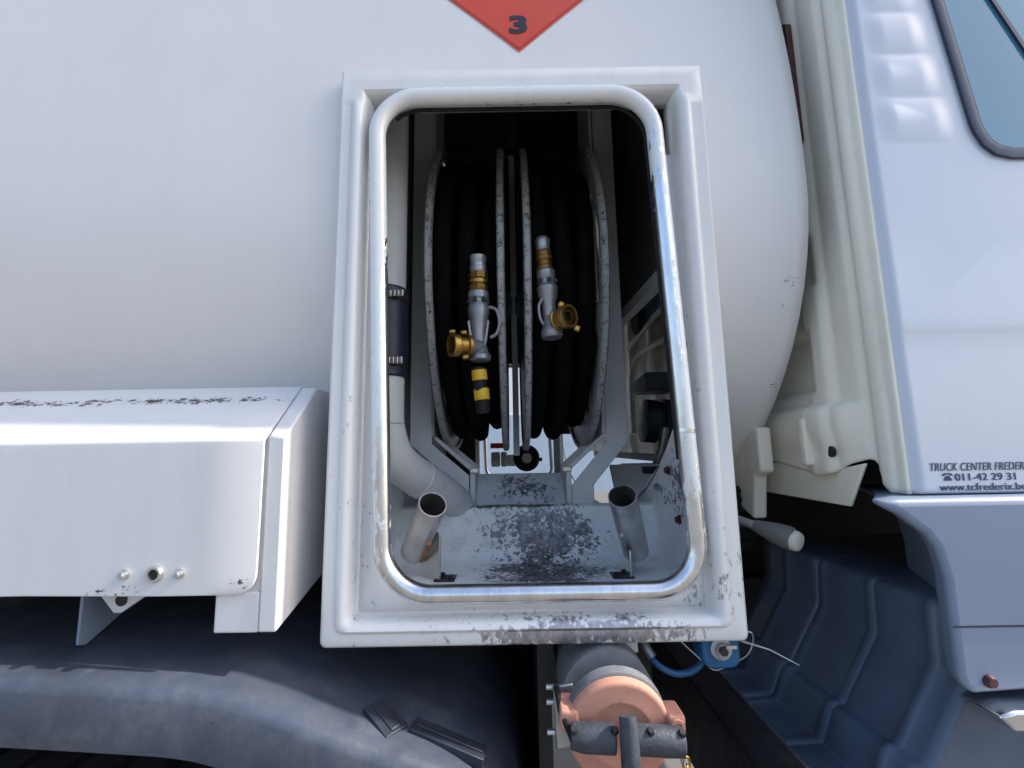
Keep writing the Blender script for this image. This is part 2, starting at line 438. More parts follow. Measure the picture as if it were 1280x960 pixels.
# ------------------------------------------------------------------ compartment frame and rim
def loopz(inset_l, inset_r, inset_b, inset_t, y, r=0.0, n=3):
    x0, x1, z0, z1 = -.2615+inset_l, .3085-inset_r, -.2585+inset_b, .600-inset_t
    return [(x, y, z) for x, z in rrect(x0, x1, z0, z1, max(r, .0008), n)]
fr = MB()
prof_f = [(0, .86), (0, .660), (.0015, .653), (.005, .650), (.024, .6515), (.027, .6470), (.031, .6440), (.0355, .6450), (.039, .650), (.0415, .658), (.043, .668), (.047, .676), (.056, .677), (.058, .692)]
def frame_loop(d, y, mirror=False):
    w = d*.80 if d < .03 else d*.86 if d < .045 else .0398+(d-.045)*.2
    x0, x1, z0 = -.2615+w, .3085-w*1.06, -.2585+d*.72
    z1 = .600 - (d if d < .004 else .004 + (d-.004)*.86 if d < .044 else .0385+(d-.044)*.2)
    flat = .715 if y > .8 else y if d < .006 else .651 if d < .040 else min(y, .6515 + (d-.040)*1.5) if d < .050 else y
    r = .0105 if .02 < d < .042 else .006
    P = [(x1, flat, z1), (x0, flat, z1)]
    zt = .600-.0475
    for side in (0, 1):
        x = x0 if side == 0 else x1
        col = [(x, flat + (y-flat)*q, zz) for zz, q in ((zt, 0), (zt-.006, .15), (zt-.014, .8), (zt-.022, 1), (.3, 1), (.0, 1))]
        arc = []
        for k in range(5):
            t = R_(180 + 90*k/4); arc.append((x0 + r + r*math.cos(t), y, z0 + r + r*math.sin(t)) if side == 0 else (x1 - r - r*math.cos(t), y, z0 + r + r*math.sin(t)))
        col += arc
        P += col if side == 0 else list(reversed(col))
    return [(x, 3.70-yy, z) for x, yy, z in P] if mirror else P
fr.loft([frame_loop(d, y) for d, y in prof_f], True, (False, False))
frame = fr.build('compartment_frame', M['frame'], truck, solid=.003, smooth=50, offset=1)
# backing plate behind the rim, open in the middle, cut away square at the top corners
bp_ = MB()
oo = [(-.222,.46)] + rrect(-.222,.2665,-.2235,.30,.002,8)[18:] + [(.2665,.46)]; ii = [(-.1965,.46)] + rrect(-.1965,.2350,-.1940,.28,.066,8)[18:] + [(.2350,.46)]
bp_.loft([[(x, .6745, z) for x, z in oo], [(x + (.3-z)*.034, .6745, z) for x, z in ii]], False)
bp_.build('backing_plate', M['frame'], frame, solid=.002)
# polished tube rim
def rim_loop(mb, y, flip=1):
    # the loop sits a little askew in its frame
    C = [(x + (.3-z)*.034, y, z) for x, z in rrect(-.1965, .2350, -.1940, .5505, .066, 12)]
    mb.tube(C, .0128, 18, closed=True)
rb = MB(); rim_loop(rb, .649)
rim = rb.build('rim', M['rim'], frame, smooth=80)
rb = MB(); rb.cyl((.2446,.649,.018),(.2450,.649,.023),.0140,n=20)
rb.build('rim_joint', M['steel'], frame)
cb = MB()
C = [(x + (.3-z)*.034, .664, z) for x, z in rrect(-.1860,.2245,-.1835,.5400,.056,12)]
C = [(.2245 + .32*.034 + .0015, .664, -.02)] + C[:20]
cb.tube(C, .0030, 8); cb.build('rubber_seal', M['rubber'], frame, smooth=80)

# tray under the reels
fl_ = MB().prism([(.672,-.226),(.945,-.226),(.965,-.214),(1.02,-.128),(1.03,-.1245),(1.05,-.1245),(1.05,-.255),(.672,-.255)], -.255, .3095, 'x')
fl_.build('floor_plate', M['floor'], truck, bevel=.004)
# lower wall plates each side of the tray
MB().prism([(.690,-.245),(.690,.04),(.76,.02),(.90,-.045),(1.05,-.10),(1.05,-.245)], -.2555, -.2475, 'x').build('gusset_plate', M['inner_lit'], truck)
gus = MB().prism([(.690,-.245),(.690,.14),(.863,.001),(1.15,-.120),(1.30,-.17),(1.30,-.245)], .3020, .3085, 'x').build('gusset_plate', M['inner_lit'], truck, bevel=.0015)
gus['label'] = 'sloping painted plate with rusty brown bolts'
def bolt_mesh(r, h, mat):
    mb = MB(); mb.lathe((0,0,0),(0,0,h*.25),[(0,r*1.45),(1,r*1.45)],16); mb.lathe((0,0,h*.25),(0,0,h),[(0,r),(.85,r),(1,r*.82)],6)
    return mb
bm0 = None
for (y, z) in ((.700,.060),(.905,-.048),(.742,-.085),(.80,-.115),(.86,-.135)):
    o = bolt_mesh(.006,.008,None).build('bolt', M['redbolt'], gus)
    o.matrix_basis = Matrix.Translation(o.location + Vector((.3018, y, z))) @ Matrix.Rotation(R_(-90),4,'Y')
# dark sheets added behind the reels to block light, open in the middle and low down
MB().box(-.256,.306,1.76,1.775,.33,1.19).build('light_block', M['shaded_wall'], truck)
MB().box(-.256,-.145,1.76,1.775,-.2,.329).build('light_block', M['shaded_wall'], truck)
MB().box(.19,.306,1.76,1.775,.05,.329).build('light_block', M['shaded_wall'], truck)
MB().prism([(1.095,-.25),(1.105,-.25),(1.27,-.055),(1.262,-.048)], .262, .46, 'x').build('chassis_cover', M['grey'], truck, bevel=.003)
# cross bar between the reel feet
MB().prism([(1.08,-.145),(1.10,-.150),(1.18,-.070),(1.17,-.062)], -.108, .130, 'x').build('crossbar', M['wornbar'], truck, bevel=.003)
MB().box(-.25,.31,1.052,3.0,-.26,-.20).build('bay_floor', M['grey'], truck)

# reel stand
def post(x0, x1, y0, y1, ztop, knee, foot, inward):
    mb = MB()
    a, b = (x0, x1)
    return mb.prism([(a, ztop), (b, ztop), (b, knee), (b+inward, foot), (b+inward, -.20), (a+inward, -.20), (a+inward, foot), (a, knee)], y0, y1, 'y')
post(-.236,-.186,1.05,1.058,1.19,.012,-.060,.085).build('reel_post', M['grey'], truck, bevel=.002)
MB().box(-.1875,-.182,1.059,1.20,.03,1.19).build('reel_post_flange', M['grey'], truck, bevel=.002)
post(.214,.263,1.05,1.058,1.19,.010,-.085,-.082).build('reel_post', M['grey'], truck, bevel=.002)
MB().box(.205,.2115,1.05,1.22,.03,1.19).build('reel_post_flange', M['grey'], truck, bevel=.002)
for xa, xb, sgn in ((-.182,-.10,1),(.212,.132,-1)):
    MB().prism([(xa,.030),(xa,.022),(xb,-.050),(xb,-.20),(xb+.012*sgn,-.20),(xb+.012*sgn,-.046),(xa+.004*sgn,.030)],1.06,1.20,'y').build('reel_foot', M['grey'], truck, bevel=.002)
    o = MB().box(min(xb,xb+.02*sgn),max(xb,xb+.02*sgn),1.052,1.07,-.055,-.043).build('foot_lug', M['zinc'], truck, bevel=.002)
MB().box(.001,.017,1.20,1.24,-.02,1.19).build('centre_post', M['grey'], truck, bevel=.002)
MB().box(-.002,.020,1.10,1.13,.78,1.19).build('top_bar', M['void'], truck)

# vapour pipe with rubber sleeve
pp = smooth_path([(-.232,.82,1.05),(-.232,.82,.6),(-.232,.82,.3),(-.232,.82,.10),(-.230,.825,.035),(-.214,.845,-.018),(-.182,.900,-.055),(-.152,.965,-.085),(-.130,1.03,-.115),(-.120,1.06,-.14)],6)
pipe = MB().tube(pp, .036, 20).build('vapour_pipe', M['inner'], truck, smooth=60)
pipe['label'] = 'pale painted pipe that bends towards the reels at its foot'
MB().lathe((-.232,.82,.130),(-.232,.82,.296),[(0,.0385),(.02,.041),(.98,.041),(1,.0385)],24).build('rubber_sleeve', M['sleeve'], pipe)
for z in (.147,.268):
    MB().lathe((-.232,.82,z),(-.232,.82,z+.016),[(0,.0405),(0,.0425),(1,.0425),(1,.0405)],24,(False,False)).build('hose_clamp', M['rubber'], pipe)
    mb = MB()
    for k in range(4): mb.box(-.216+.0072*k,-.211+.0072*k,.777-.0006*k,.783,z+.002,z+.014)
    mb.build('clamp_buckle', M['zinc'], pipe, bevel=.001)
MB().lathe((-.2315,.8215,.046),(-.2315,.8215,.049),[(0,.036),(.5,.0375),(1,.036)],20,(False,False)).build('weld_seam', M['inner'], pipe)
MB().lathe((-.184,.897,-.053),(-.180,.903,-.0565),[(0,.036),(.5,.0378),(1,.036)],20,(False,False)).build('weld_seam', M['inner'], pipe)

# ------------------------------------------------------------------ hose reels (local frame: axle along x)
RC = (1.22, .385)
def make_reel(name, label, xc, half, outer_sign):
    t = thing(name, label, 'hose reel', (xc, RC[0], RC[1]), 'hose reels in the tanker bay', local=True)
    for sgn in (-1, 1):
        fx = sgn*half
        disc = MB()
        if sgn == outer_sign:                # outer flange: rim on spokes, light shows between
            disc.lathe((fx-.002,0,0),(fx+.002,0,0),[(0,.330),(0,.384),(1,.384),(1,.330)],72,(False,False),True)
            for k in range(6):
                a = R_(60*k+22); c, s_ = math.cos(a), math.sin(a)
                w = .032
                disc.loft([[(fx+e, r*c - w*s_*q, r*s_ + w*c*q) for r, q in ((.05,-1),(.345,-1),(.345,1),(.05,1))] for e in (-.003,.003)])
        else:
            disc.lathe((fx-.002,0,0),(fx+.002,0,0),[(0,.06),(0,.384),(1,.384),(1,.06)],72,(False,False),True)
        fo = disc.build('flange', M['reel'], t)
        ring_ = MB()
        ring_.lathe((fx-.0075,0,0),(fx+.0075,0,0),[(0,.379),(0,.388),(.2,.392),(.8,.392),(1,.388),(1,.379)],96,(False,False),True)
        ring_.build('rim', M['reel'], fo, smooth=50)
    MB().lathe((-half+.003,0,0),(half-.003,0,0),[(0,.235),(1,.235)],40,(False,False)).build('drum', M['void'], t)
    hub = MB().lathe((-half-.024,0,0),(half+.024,0,0),[(0,.03),(.1,.05),(.12,.07),(.88,.07),(.9,.05),(1,.03)],24).build('hub', M['galv'], t)
    return t
def make_hose(name, label, xc, half, seed):
    rnd = random.Random(seed)
    r = .0176; cols = max(2, int((2*half-.012)/(2*r)))
    pitch = (2*half-.014-2*r)/(cols-1)
    path = []
    seg = 44
    for layer in range(4):
        rad = .262 + layer*.0285
        turns = cols - (1 if layer == 3 else 0)
        for c in range(turns):
            cc = c if layer % 2 == 0 else turns-1-c
            wob = [rnd.uniform(-.006,.006) for _ in range(3)]
            for k in range(seg):
                u = k/seg; a = 2*math.pi*u
                step = 1 if layer % 2 == 0 else -1
                nxt = cc + (step*ss(.85,1,u) if c < turns-1 else 0)
                x = -half+.007+r + nxt*pitch + .003*math.sin(a*3+wob[0]*500)
                rr = rad + wob[1]*math.sin(a+wob[2]*400)*1.2 + (.0285*ss(.85,1,u) if (c == turns-1 and layer < 3) else 0)
                path.append((x, rr*math.cos(a), rr*math.sin(a)))
    mb = MB().tube(path, r, 10)
    o = mb.build(name, M['hose'], None, smooth=80)
    o.location = (xc, RC[0], RC[1]+EYE)
    tag(o, label, 'hose', 'hoses wound on the reels')
    return o
make_reel('hose_reel', 'hose reel nearest the vapour pipe, its outer rim chipped pale grey', -.088, .070, -1)
make_reel('hose_reel', 'hose reel nearest the cab, a pale sticker inside its outer flange', .109, .075, 1)
make_hose('delivery_hose', 'black rubber hose wound on the reel nearest the vapour pipe', -.088, .070, 3)
make_hose('delivery_hose', 'black rubber hose wound on the reel nearest the cab', .109, .075, 5)
stk = MB().add([(.1785,.865,.440),(.1785,.905,.515),(.1785,.905,.430),(.1785,.868,.375)],[(0,1,2,3)]).build('sticker', M['sticker'], solid=.001)
tag(stk, 'pale slanted sticker inside the outer flange of the reel nearest the cab', 'sticker')

# ------------------------------------------------------------------ delivery valves
def px(x, z, k=.00146): return x*k, z*k
def valve_left():
    t = thing('delivery_valve', 'grey cast hose-end valve with brass coupling pointing to the vapour pipe', 'valve', (-.062,.835,.240), 'hose-end valves hanging before the reels', local=True)
    MB().lathe((0,.012,.098),(0,.006,.132),[(0,.0155),(.1,.0165),(.35,.0165),(.4,.0155),(.6,.0155),(.65,.0165),(.95,.0165),(1,.013)],18).build('ferrule', M['galv'], t)
    sw = MB().lathe((0,.014,.060),(0,.012,.099),[(0,.017),(.08,.019),(.3,.019),(.35,.016),(.62,.016),(.66,.0185),(.95,.0185),(1,.015)],8).build('swivel', M['olddbrass'], t)
    MB().lathe((0,.014,.078),(0,.013,.084),[(0,.0195),(1,.0195)],20).build('swivel_ring', M['brass'], sw)
    MB().lathe((0,.016,-.055),(0,.014,.062),[(0,.012),(.12,.0145),(.3,.0135),(.48,.0175),(.62,.0205),(.74,.0205),(.78,.0175),(.84,.0175),(.87,.020),(.97,.020),(1,.016)],24).build('body', M['alu'], t)
    mb = MB()
    for k in range(6):
        a = R_(60*k+10); c, s_ = math.cos(a), math.sin(a)
        mb.box(.0175*c-.004, .0175*c+.004, .0145+.0175*s_-.004, .0145+.0175*s_+.004, .0365, .0435)
    mb.build('slot_ring', M['void'], t)
    mb = MB()
    for dx in (-1,1): mb.prism([(dx*.017,.004),(dx*.021,0),(dx*.017,-.03),(dx*.012,-.058),(dx*.009,-.058),(dx*.012,-.03)],.006,.014,'y')
    mb.build('rib', M['alu'], t, bevel=.001)
    MB().lathe((.003,.012,-.076),(.003,.012,-.046),[(0,.017),(.1,.020),(.35,.020),(.5,.016),(1,.012)],20).build('elbow_base', M['alu'], t)
    MB().lathe((.004,.012,-.050),(-.020,-.006,-.050),[(0,.014),(1,.0165)],20).build('elbow', M['alu'], t)
    cp = MB().lathe((-.016,-.003,-.050),(-.048,-.022,-.052),[(0,.0165),(.05,.0215),(.18,.0215),(.22,.0165),(.55,.0165),(.62,.021),(.95,.0225),(1,.0215),(1,.016),(.2,.0145),(.2,.001)],24,(True,False)).build('coupling', M['brass'], t)
    MB().cyl((-.030,-.013,-.051),(-.0305,-.0133,-.051),.0145,n=20).build('coupling_bore', M['void'], cp)
    for dx, dz, a in ((-.046,-.026,0),(-.022,-.074,1),(-.025,-.028,2)):
        MB().box(dx-.006,dx+.006,-.022,-.008,dz-.004,dz+.004).build('lug', M['brass'], cp, bevel=.0025)
    MB().tube(smooth_path([(.020,.014,.030),(.034,.015,.024),(.040,.016,.0),(.034,.017,-.022),(.022,.016,-.03)],5),.0032,8).build('trigger_loop', M['alu'], t)
    return t
valve_left()
def valve_right():
    t = thing('delivery_valve', 'grey cast hose-end valve with brass coupling facing out, hung by the cab-side reel', 'valve', (.068,.835,.288), 'hose-end valves hanging before the reels', local=True)
    MB().lathe((-.003,.012,.092),(-.004,.008,.120),[(0,.013),(.1,.0145),(.8,.0145),(.9,.0125),(1,.010)],10).build('ferrule', M['galv'], t)
    sw = MB().lathe((0,.014,.052),(-.002,.012,.093),[(0,.015),(.05,.0165),(.2,.0165),(.25,.0145),(.45,.0145),(.5,.0165),(.66,.0165),(.7,.0145),(.9,.0155),(1,.0135)],18).build('swivel', M['olddbrass'], t)
    MB().lathe((.008,.016,-.050),(.001,.014,.054),[(0,.013),(.18,.0135),(.36,.0135),(.52,.0195),(.66,.0205),(.72,.0165),(.79,.0165),(.82,.018),(.97,.018),(1,.014)],24).build('body', M['alu'], t)
    mb = MB()
    for k in range(6):
        a = R_(60*k+40); c, s_ = math.cos(a), math.sin(a)
        mb.box(.003+.0165*c-.004, .003+.0165*c+.004, .0145+.0165*s_-.004, .0145+.0165*s_+.004, .026, .033)
    mb.build('slot_ring', M['void'], t)
    MB().lathe((.010,.012,-.082),(.009,.014,-.040),[(0,.018),(.1,.0205),(.3,.0205),(.45,.0175),(.8,.0165),(1,.013)],20).build('elbow_base', M['alu'], t)
    MB().tube(smooth_path([(-.006,.006,-.004),(-.014,.006,-.02),(-.012,.004,-.045),(-.006,.004,-.058)],5),.0028,8).build('trigger_loop', M['alu'], t)
    MB().lathe((.012,.012,-.050),(.026,-.004,-.050),[(0,.015),(1,.0165)],20).build('elbow', M['alu'], t)
    cp = MB().lathe((.018,.002,-.050),(.040,-.026,-.050),[(0,.0165),(.05,.020),(.15,.020),(.2,.0175),(.55,.0175),(.62,.022),(.95,.0228),(1,.022),(1,.0165),(.35,.0150),(.35,.001)],26,(True,False)).build('coupling', M['brass'], t)
    MB().cyl((.0272,-.0098,-.050),(.0275,-.0102,-.050),.0145,n=20).build('coupling_bore', M['void'], cp)
    MB().lathe((.036,-.0212,-.050),(.038,-.0237,-.050),[(0,.0125),(1,.0125),(1,.0100),(0,.0100)],20,(False,False),True).build('bore_ring', M['olddbrass'], cp)
    for dx, dz in ((.026,-.026),(.054,-.072)):
        o = MB().box(-.006,.006,-.005,.005,-.006,.006).build('lug', M['brass'], cp, bevel=.003)
        o.location = Vector((dx,-.017,dz)); o.rotation_euler = (0, R_(30), 0)
    return t
valve_right()
nz = thing('hose_end', 'black hose end with two worn yellow bands under the pipe-side valve', 'hose end', (-.060,.83,.125), local=True)
MB().tube([(-.002,.004,.024),(.0,.004,.0),(.004,.008,-.035),(.006,.012,-.06)],.0125,16).build('sleeve', M['rubber'], nz, smooth=60)
for z0, z1 in ((.000,.019),(-.036,-.015)):
    xx = .0 - z0*.10
    MB().lathe((xx+.001,.0045-z0*.1,z0),(xx-.001,.004-z0*.1,z1),[(0,.0135),(.05,.0142),(.95,.0142),(1,.0135)],18).build('yellow_band', M['yellow'], nz)

# ------------------------------------------------------------------ nozzle holders on the tray
def make_holder(label, loc, top, bot, s_, turn, weld_):
    t = thing('nozzle_holder', label, 'holder', loc, 'steel tube holders on the tray', local=True)
    top, bot = Vector(top)-Vector(loc), Vector(bot)-Vector(loc)
    d = (top-bot)
    tube = MB().lathe(bot, top, [(.0,.0215),(0,.0235),(.985,.0235),(1,.0232),(1,.0215),(.05,.0213),(.05,.001)],36,(False,False)).build('tube', M['brushed'], t)
    MB().lathe(bot+d*.10, bot+d*.11, [(0,.0212),(1,.0212)],24).build('tube_bottom', M['void'], tube)
    pl = MB().prism([(-.014,.0),(.034,.0),(.040,.010),(.040,.085),(.034,.092),(-.010,.080),(-.014,.074)],-.0016,.0016,'x').build('web', M['brushed'], t, bevel=.0006)
    pl.rotation_euler = (0, 0, R_(turn))
    MB().box(min(0,s_*.036),max(0,s_*.036),-.016,.022,0,.003).build('foot', M['darkbolt'], t, bevel=.0008)
    for dx, dy in ((.012,.012),(.028,-.004)):
        o = bolt_mesh(.0045,.006,None).build('bolt', M['darkbolt'], t); o.location = (dx*s_, dy, .003)
    q = Vector((.7*s_, -.5, -.45)).normalized()
    q = (q - d.normalized()*q.dot(d.normalized())).normalized()*.0238
    MB().tube([bot+d*u+q for u in ((.02,.2,.42) if weld_ else (.25,.4,.5))],.0034,8).build('weld', M['weld'] if weld_ else M['brushed'], t, smooth=80)
    return t
make_holder('steel tube holder with an amber weld, beside the vapour pipe', (-.141,.838,-.226), (-.132,.760,-.088), (-.184,.862,-.183), 1, 50, True)
make_holder('plain steel tube holder beside the plate with brown bolts', (.205,.838,-.226), (.176,.760,-.080), (.219,.862,-.188), -1, -22, False)

# ------------------------------------------------------------------ storage box beside the frame
sb = thing('storage_box', 'white sheet steel storage box with sloping chipped lid, left of the reel compartment', 'storage box', (-.7,.78,-.2))
BP = [(.604,-.176),(.604,.018),(.692,.0955),(.99,.0955),(.99,-.176)]
MB().prism(BP, -1.7, -.328, 'x').build('body', M['box'], sb)
EP = [(.600,-.225),(.600,.021),(.689,.0985),(.993,.0985),(.993,-.185),(.86,-.200),(.70,-.225)]
ef = MB().prism([(.600,-.226),(.600,.021),(.690,.0985),(.993,.0985),(.993,-.13)], -.3275, -.3035, 'x').build('end_panel', M['box'], sb, bevel=.003)
MB().box(-.384,-.3275,.601,.606,-.226,-.176).build('end_tab', M['box'], sb, bevel=.004, seg=3)
# door and lid folded from one sheet, rounded lower corner
path = []
path.append((.5945,-.1785))
for k in range(9): path.append((.5945, -.1785 + .187*(k+1)/9*.98))
fc, frr = (.6015, .0140), .007
for k in range(0, 9):
    a = R_(180 - 49*k/8); path.append((fc[0]+frr*math.cos(a), fc[1]+frr*math.sin(a)))
lx, lz = path[-1]
for k in range(1, 9): path.append((lx + (.694-lx)*k/8, lz + (.1015-lz)*k/8))
dist = [0.0]
for a, b in zip(path, path[1:]): dist.append(dist[-1]+math.hypot(b[0]-a[0], b[1]-a[1]))
extra = [0, .002, .005, .009, .014, .020, .028]
P2 = []
for dd in extra: P2.append((.5945, -.1785+dd, dd))
for p, d in zip(path[2:], dist[2:]): P2.append((p[0], p[1], d))
db = MB()
def xend(d, r=.026):
    return -.3295 - (r - math.sqrt(max(0, r*r-(r-d)**2)) if d < r else 0)
loops = []
for y, z, d in P2:
    xe = xend(d)
    sag = lambda x: (.003*ss(-.45,-.62,x))
    loops.append([(x if x < -.36 else xe, y, z + (sag(x) if d < .03 else 0)*(1-d/.03 if d < .03 else 0)) for x in [-1.69,-1.2,-.9,-.75,-.62,-.52,-.45,-.40,-.30]])
db.loft(loops, closed=False)
door = db.build('door', M['box'], sb, solid=.004, smooth=40, offset=1, bevel=.0012)
for x in (-.496,-.426):
    mb = MB(); mb.lathe((x,.596,-.1505),(x,.585,-.1505),[(0,.0062),(.35,.0062),(.36,.0042),(.9,.0042),(1,.003)],14)
    mb.build('bolt', M['zinc'], door)
mb = MB(); mb.lathe((-.457,.596,-.1505),(-.457,.5885,-.1505),[(0,.0105),(.7,.0105),(1,.009),(1,.0065),(.2,.0062)],22,(False,False)); lk = mb.build('lock', M['zinc'], door)
MB().cyl((-.457,.592,-.1505),(-.457,.5916,-.1505),.0063,n=16).build('keyhole', M['void'], door)
MB().prism([(.640,-.178),(.640,-.252),(.652,-.256),(.78,-.205),(.80,-.178)], -.592, -.588, 'x').build('bracket', M['bluegrey'], sb, bevel=.001)
br2 = MB().prism([(-.575,-.178),(-.545,-.212),(-.535,-.212),(-.485,-.178)], .640,.646,'y').build('catch_plate', M['box'], sb, bevel=.001)
MB().cyl((-.535,.6395,-.195),(-.535,.6385,-.195),.008,n=16).build('catch_hole', M['void'], sb)

# ------------------------------------------------------------------ mudguard, wheel
MP = [(-1.9,-.62),(-1.7,-.45),(-1.4,-.325),(-1.1,-.268),(-.85,-.252),(-.62,-.2555),(-.48,-.265),(-.385,-.272),(-.335,-.282),(-.285,-.298),(-.20,-.330),(-.12,-.352),(-.085,-.364),(-.04,-.388),(.0,-.43),(.025,-.52),(.035,-.75)]
def mz(x): 
    return sum(lerp(MP, x+d) for d in (-.02,0,.02))/3
xsM = frange(-1.9, .03, 110)
mg = MB(); loops = []
for x in xsM:
    h = mz(x); sl_ = (mz(x+.02)-mz(x-.02))/.04
    nx, nz_ = -sl_/math.hypot(1,sl_), 1/math.hypot(1,sl_)
    P = []
    for y, d in ((1.25,.0),(1.0,.0),(.8,.0),(.68,0),(.62,-.001),(.592,-.004),(.582,-.010),(.579,-.018),(.577,-.04),(.575,-.062),(.577,-.074),(.584,-.078)):
        P.append((x+nx*d, y, h+nz_*d))
    loops.append(P)
mg.loft(loops, closed=False)
mud = mg.build('mudguard', M['mud'], truck, solid=.006, smooth=50)
for (cx, cy, ln, ww, rot, yaw) in ((-.168,.632,.050,.034,22,-38),(-.088,.630,.098,.028,17,-8)):
    cl = MB(); cl.box(-ln/2,ln/2,-ww/2,ww/2,-.007,.0045)
    cl.box(-ln/2+.004,ln/2-.004,-ww/2+.010,ww/2-.010,.0045,.0065)
    o = cl.build('rubber_clip', M['plastic'], mud, bevel=.002)
    o.matrix_basis = Matrix.Translation((cx,cy,mz(cx)+.001)) @ Matrix.Rotation(R_(yaw),4,'Z') @ Matrix.Rotation(R_(rot),4,'Y')
ty = MB()
ty.lathe((-.80,.62,-.97),(-.80,.90,-.97),[(0,.30),(0,.44),(.06,.505),(.16,.528),(.84,.528),(.94,.505),(1,.44),(1,.30)],64,(False,False))
wheel = ty.build('wheel', M['tyre'], truck)
MB().lathe((-.80,.66,-.97),(-.80,.86,-.97),[(0,.30),(.15,.29),(.3,.12),(.2,.11),(.2,.02)],32,(False,True)).build('hub', M['galv'], wheel)
for k in range(60):
    a = 2*math.pi*k/60
    if math.sin(a) < .2: continue
    c, s_ = math.cos(a), math.sin(a)
    o = MB().loft([[(-.80 + r*c - q*.017*s_, yy, -.97 + r*s_ + q*.017*c) for r, q in ((.522,-1),(.537,-1),(.537,1),(.522,1))] for yy in (.665,.855)]).build('tread_block', M['tyre'], wheel)

# chassis
MB().box(-3.5,2.2,1.22,1.30,-.62,-.34).build('chassis_rail', M['void'], truck)
MB().box(-3.5,2.2,2.40,2.48,-.62,-.34).build('chassis_rail', M['void'], truck)
MB().box(.03,.05,.72,1.3,-.75,-.28).build('mudguard_stay', M['void'], truck)
MB().box(-3.4,-.30,1.0,2.6,-.24,-.18).build('subframe', M['void'], truck)
MB().box(.42,1.6,1.30,1.36,-.72,-.06).build('chassis_guard', M['void'], truck)

# ------------------------------------------------------------------ discharge outlet under the frame
do = thing('discharge_outlet', 'grey discharge pipe with salmon dust cap and black lever, under the frame', 'pipe outlet', (.117,.7,-.33))
MB().tube(smooth_path([(.118,.640,-.324),(.118,.70,-.3245),(.122,.80,-.326),(.125,.98,-.33)],5),.0610,32).build('pipe', M['castgrey'], do, smooth=60)
MB().lathe((.121,.606,-.331),(.121,.622,-.328),[(0,.058),(.1,.0605),(.9,.0605),(1,.058)],36).build('pipe_collar', M['castgrey'], do)
MB().prism([(.104,-.235),(.170,-.238),(.172,-.290),(.140,-.280),(.100,-.292)],.690,.696,'y').build('stay_plate', M['grey'], do, bevel=.002)
cpb = MB(); c0, c1 = (.121,.606,-.3355), (.121,.592,-.3375)
cap = cpb.lathe(c0, c1, [(0,.056),(.1,.0615),(.82,.0615),(.97,.0595),(1.0,.056),(1.0,.0405),(1.04,.0395),(1.05,.0375),(1.0,.0360),(.93,.0345),(.93,.02),(.93,.001)],48,(True,False)).build('dust_cap', M['salmon'], do, smooth=45)
for (x0,x1,z0,z1,y0,y1) in ((.050,.072,-.331,-.308,.586,.630),(.176,.197,-.338,-.314,.584,.620)):
    lg = MB().box(x0,x1,y0,y1,z0,z1).build('lug', M['salmon'], cap, bevel=.004, seg=3)
mb = MB().lathe((.1865,.585,-.326),(.1865,.5815,-.326),[(0,.0085),(1,.0085),(1,.005),(0,.005)],18,(False,False),True); mb.build('lug_ring', M['salmon'], cap)
MB().prism([(.046,-.305),(.072,-.302),(.075,-.375),(.048,-.380)],.636,.643,'y').build('flange_plate', M['galv'], do, bevel=.002)
for z in (-.312,-.330,-.366): 
    o = MB().cyl((.038,.650,z),(.050,.650,z),.0035,n=8).build('stud', M['zinc'], do)
hb = MB()
hb.tube([(.060,.572,-0.3260),(.075,.570,-0.3270),(.110,.568,-0.3280)],[.0135,.0155,.0155],18)
grip = hb.build('handle_grip', M['handle'], do, bevel=.002)
hb = MB(); hb.tube([(.130,.568,-0.3285),(.165,.566,-0.3300),(.186,.566,-0.3320)],[.0155,.0155,.0145],18)
hb.build('handle_grip', M['handle'], do, bevel=.002)
for x, z in ((.062,-0.3130),(.108,-0.3140),(.148,-0.3160),(.183,-0.3180)):
    MB().lathe((x,.560,z-.002),(x,.556,z+.003),[(0,.0045),(.5,.0045),(1,.003)],12).build('grip_rivet', M['darkbolt'], do)
MB().tube([(.1225,.556,-0.2980),(.1225,.552,-0.3110),(.1215,.546,-.36),(.120,.540,-0.4260)],[.0095,.0105,.0105,.0105],18).build('lever', M['handle'], do, smooth=60)
MB().tube([(.062,.566,-0.3280),(.052,.60,-0.3140),(.050,.632,-0.3040)],.004,8).build('cam_arm', M['rubber'], do)
mb0 = None
cx, cz = .186, -.350
for k in range(11):
    ch = MB(); ring_p = [(.0045*math.cos(t)*(1 if k%2 else .35), .0045*math.cos(t)*(.3 if k%2 else 1), .0068*math.sin(t)) for t in frange(0, 2*math.pi, 12)[:-1]]
    o = ch.tube(ring_p, .0013, 6, closed=True).build('chain_link', M['brass'] if k % 3 else M['galv'], do, smooth=80)
    o.location = o.location + Vector((cx+.0022*k+.003*math.sin(k*1.3), .575, cz-.0088*k))

# ------------------------------------------------------------------ earthing reel, blue air line, wires
er = thing('earthing_reel', 'small blue earthing reel with a silver bolt, under the frame corner by the cab', 'cable reel', (.278,.68,-.28))
mb = MB(); mb.prism(rrect(.2520,.3035,-.3005,-.235,.014,6),.664,.700,'y'); mb.build('case', M['blue'], er, bevel=.003)
MB().lathe((.2765,.664,-.274),(.2765,.656,-.274),[(0,.0145),(.5,.0145),(.55,.012),(.56,.009),(1,.008)],20).build('washer', M['galv'], er)
MB().lathe((.2765,.657,-.274),(.2765,.650,-.274),[(0,.006),(1,.0055)],6).build('bolt', M['darkbolt'], er)
MB().box(.280,.294,.652,.656,-.2705,-.2665).build('split_pin', M['zinc'], er)
lp = smooth_path([(.302,.668,-.292),(.312,.660,-.280),(.318,.656,-.262),(.314,.652,-.250),(.304,.655,-.252),(.298,.662,-.262)],6)
MB().tube(lp,.0012,6).build('cable_loop', M['galv'], er, smooth=80)
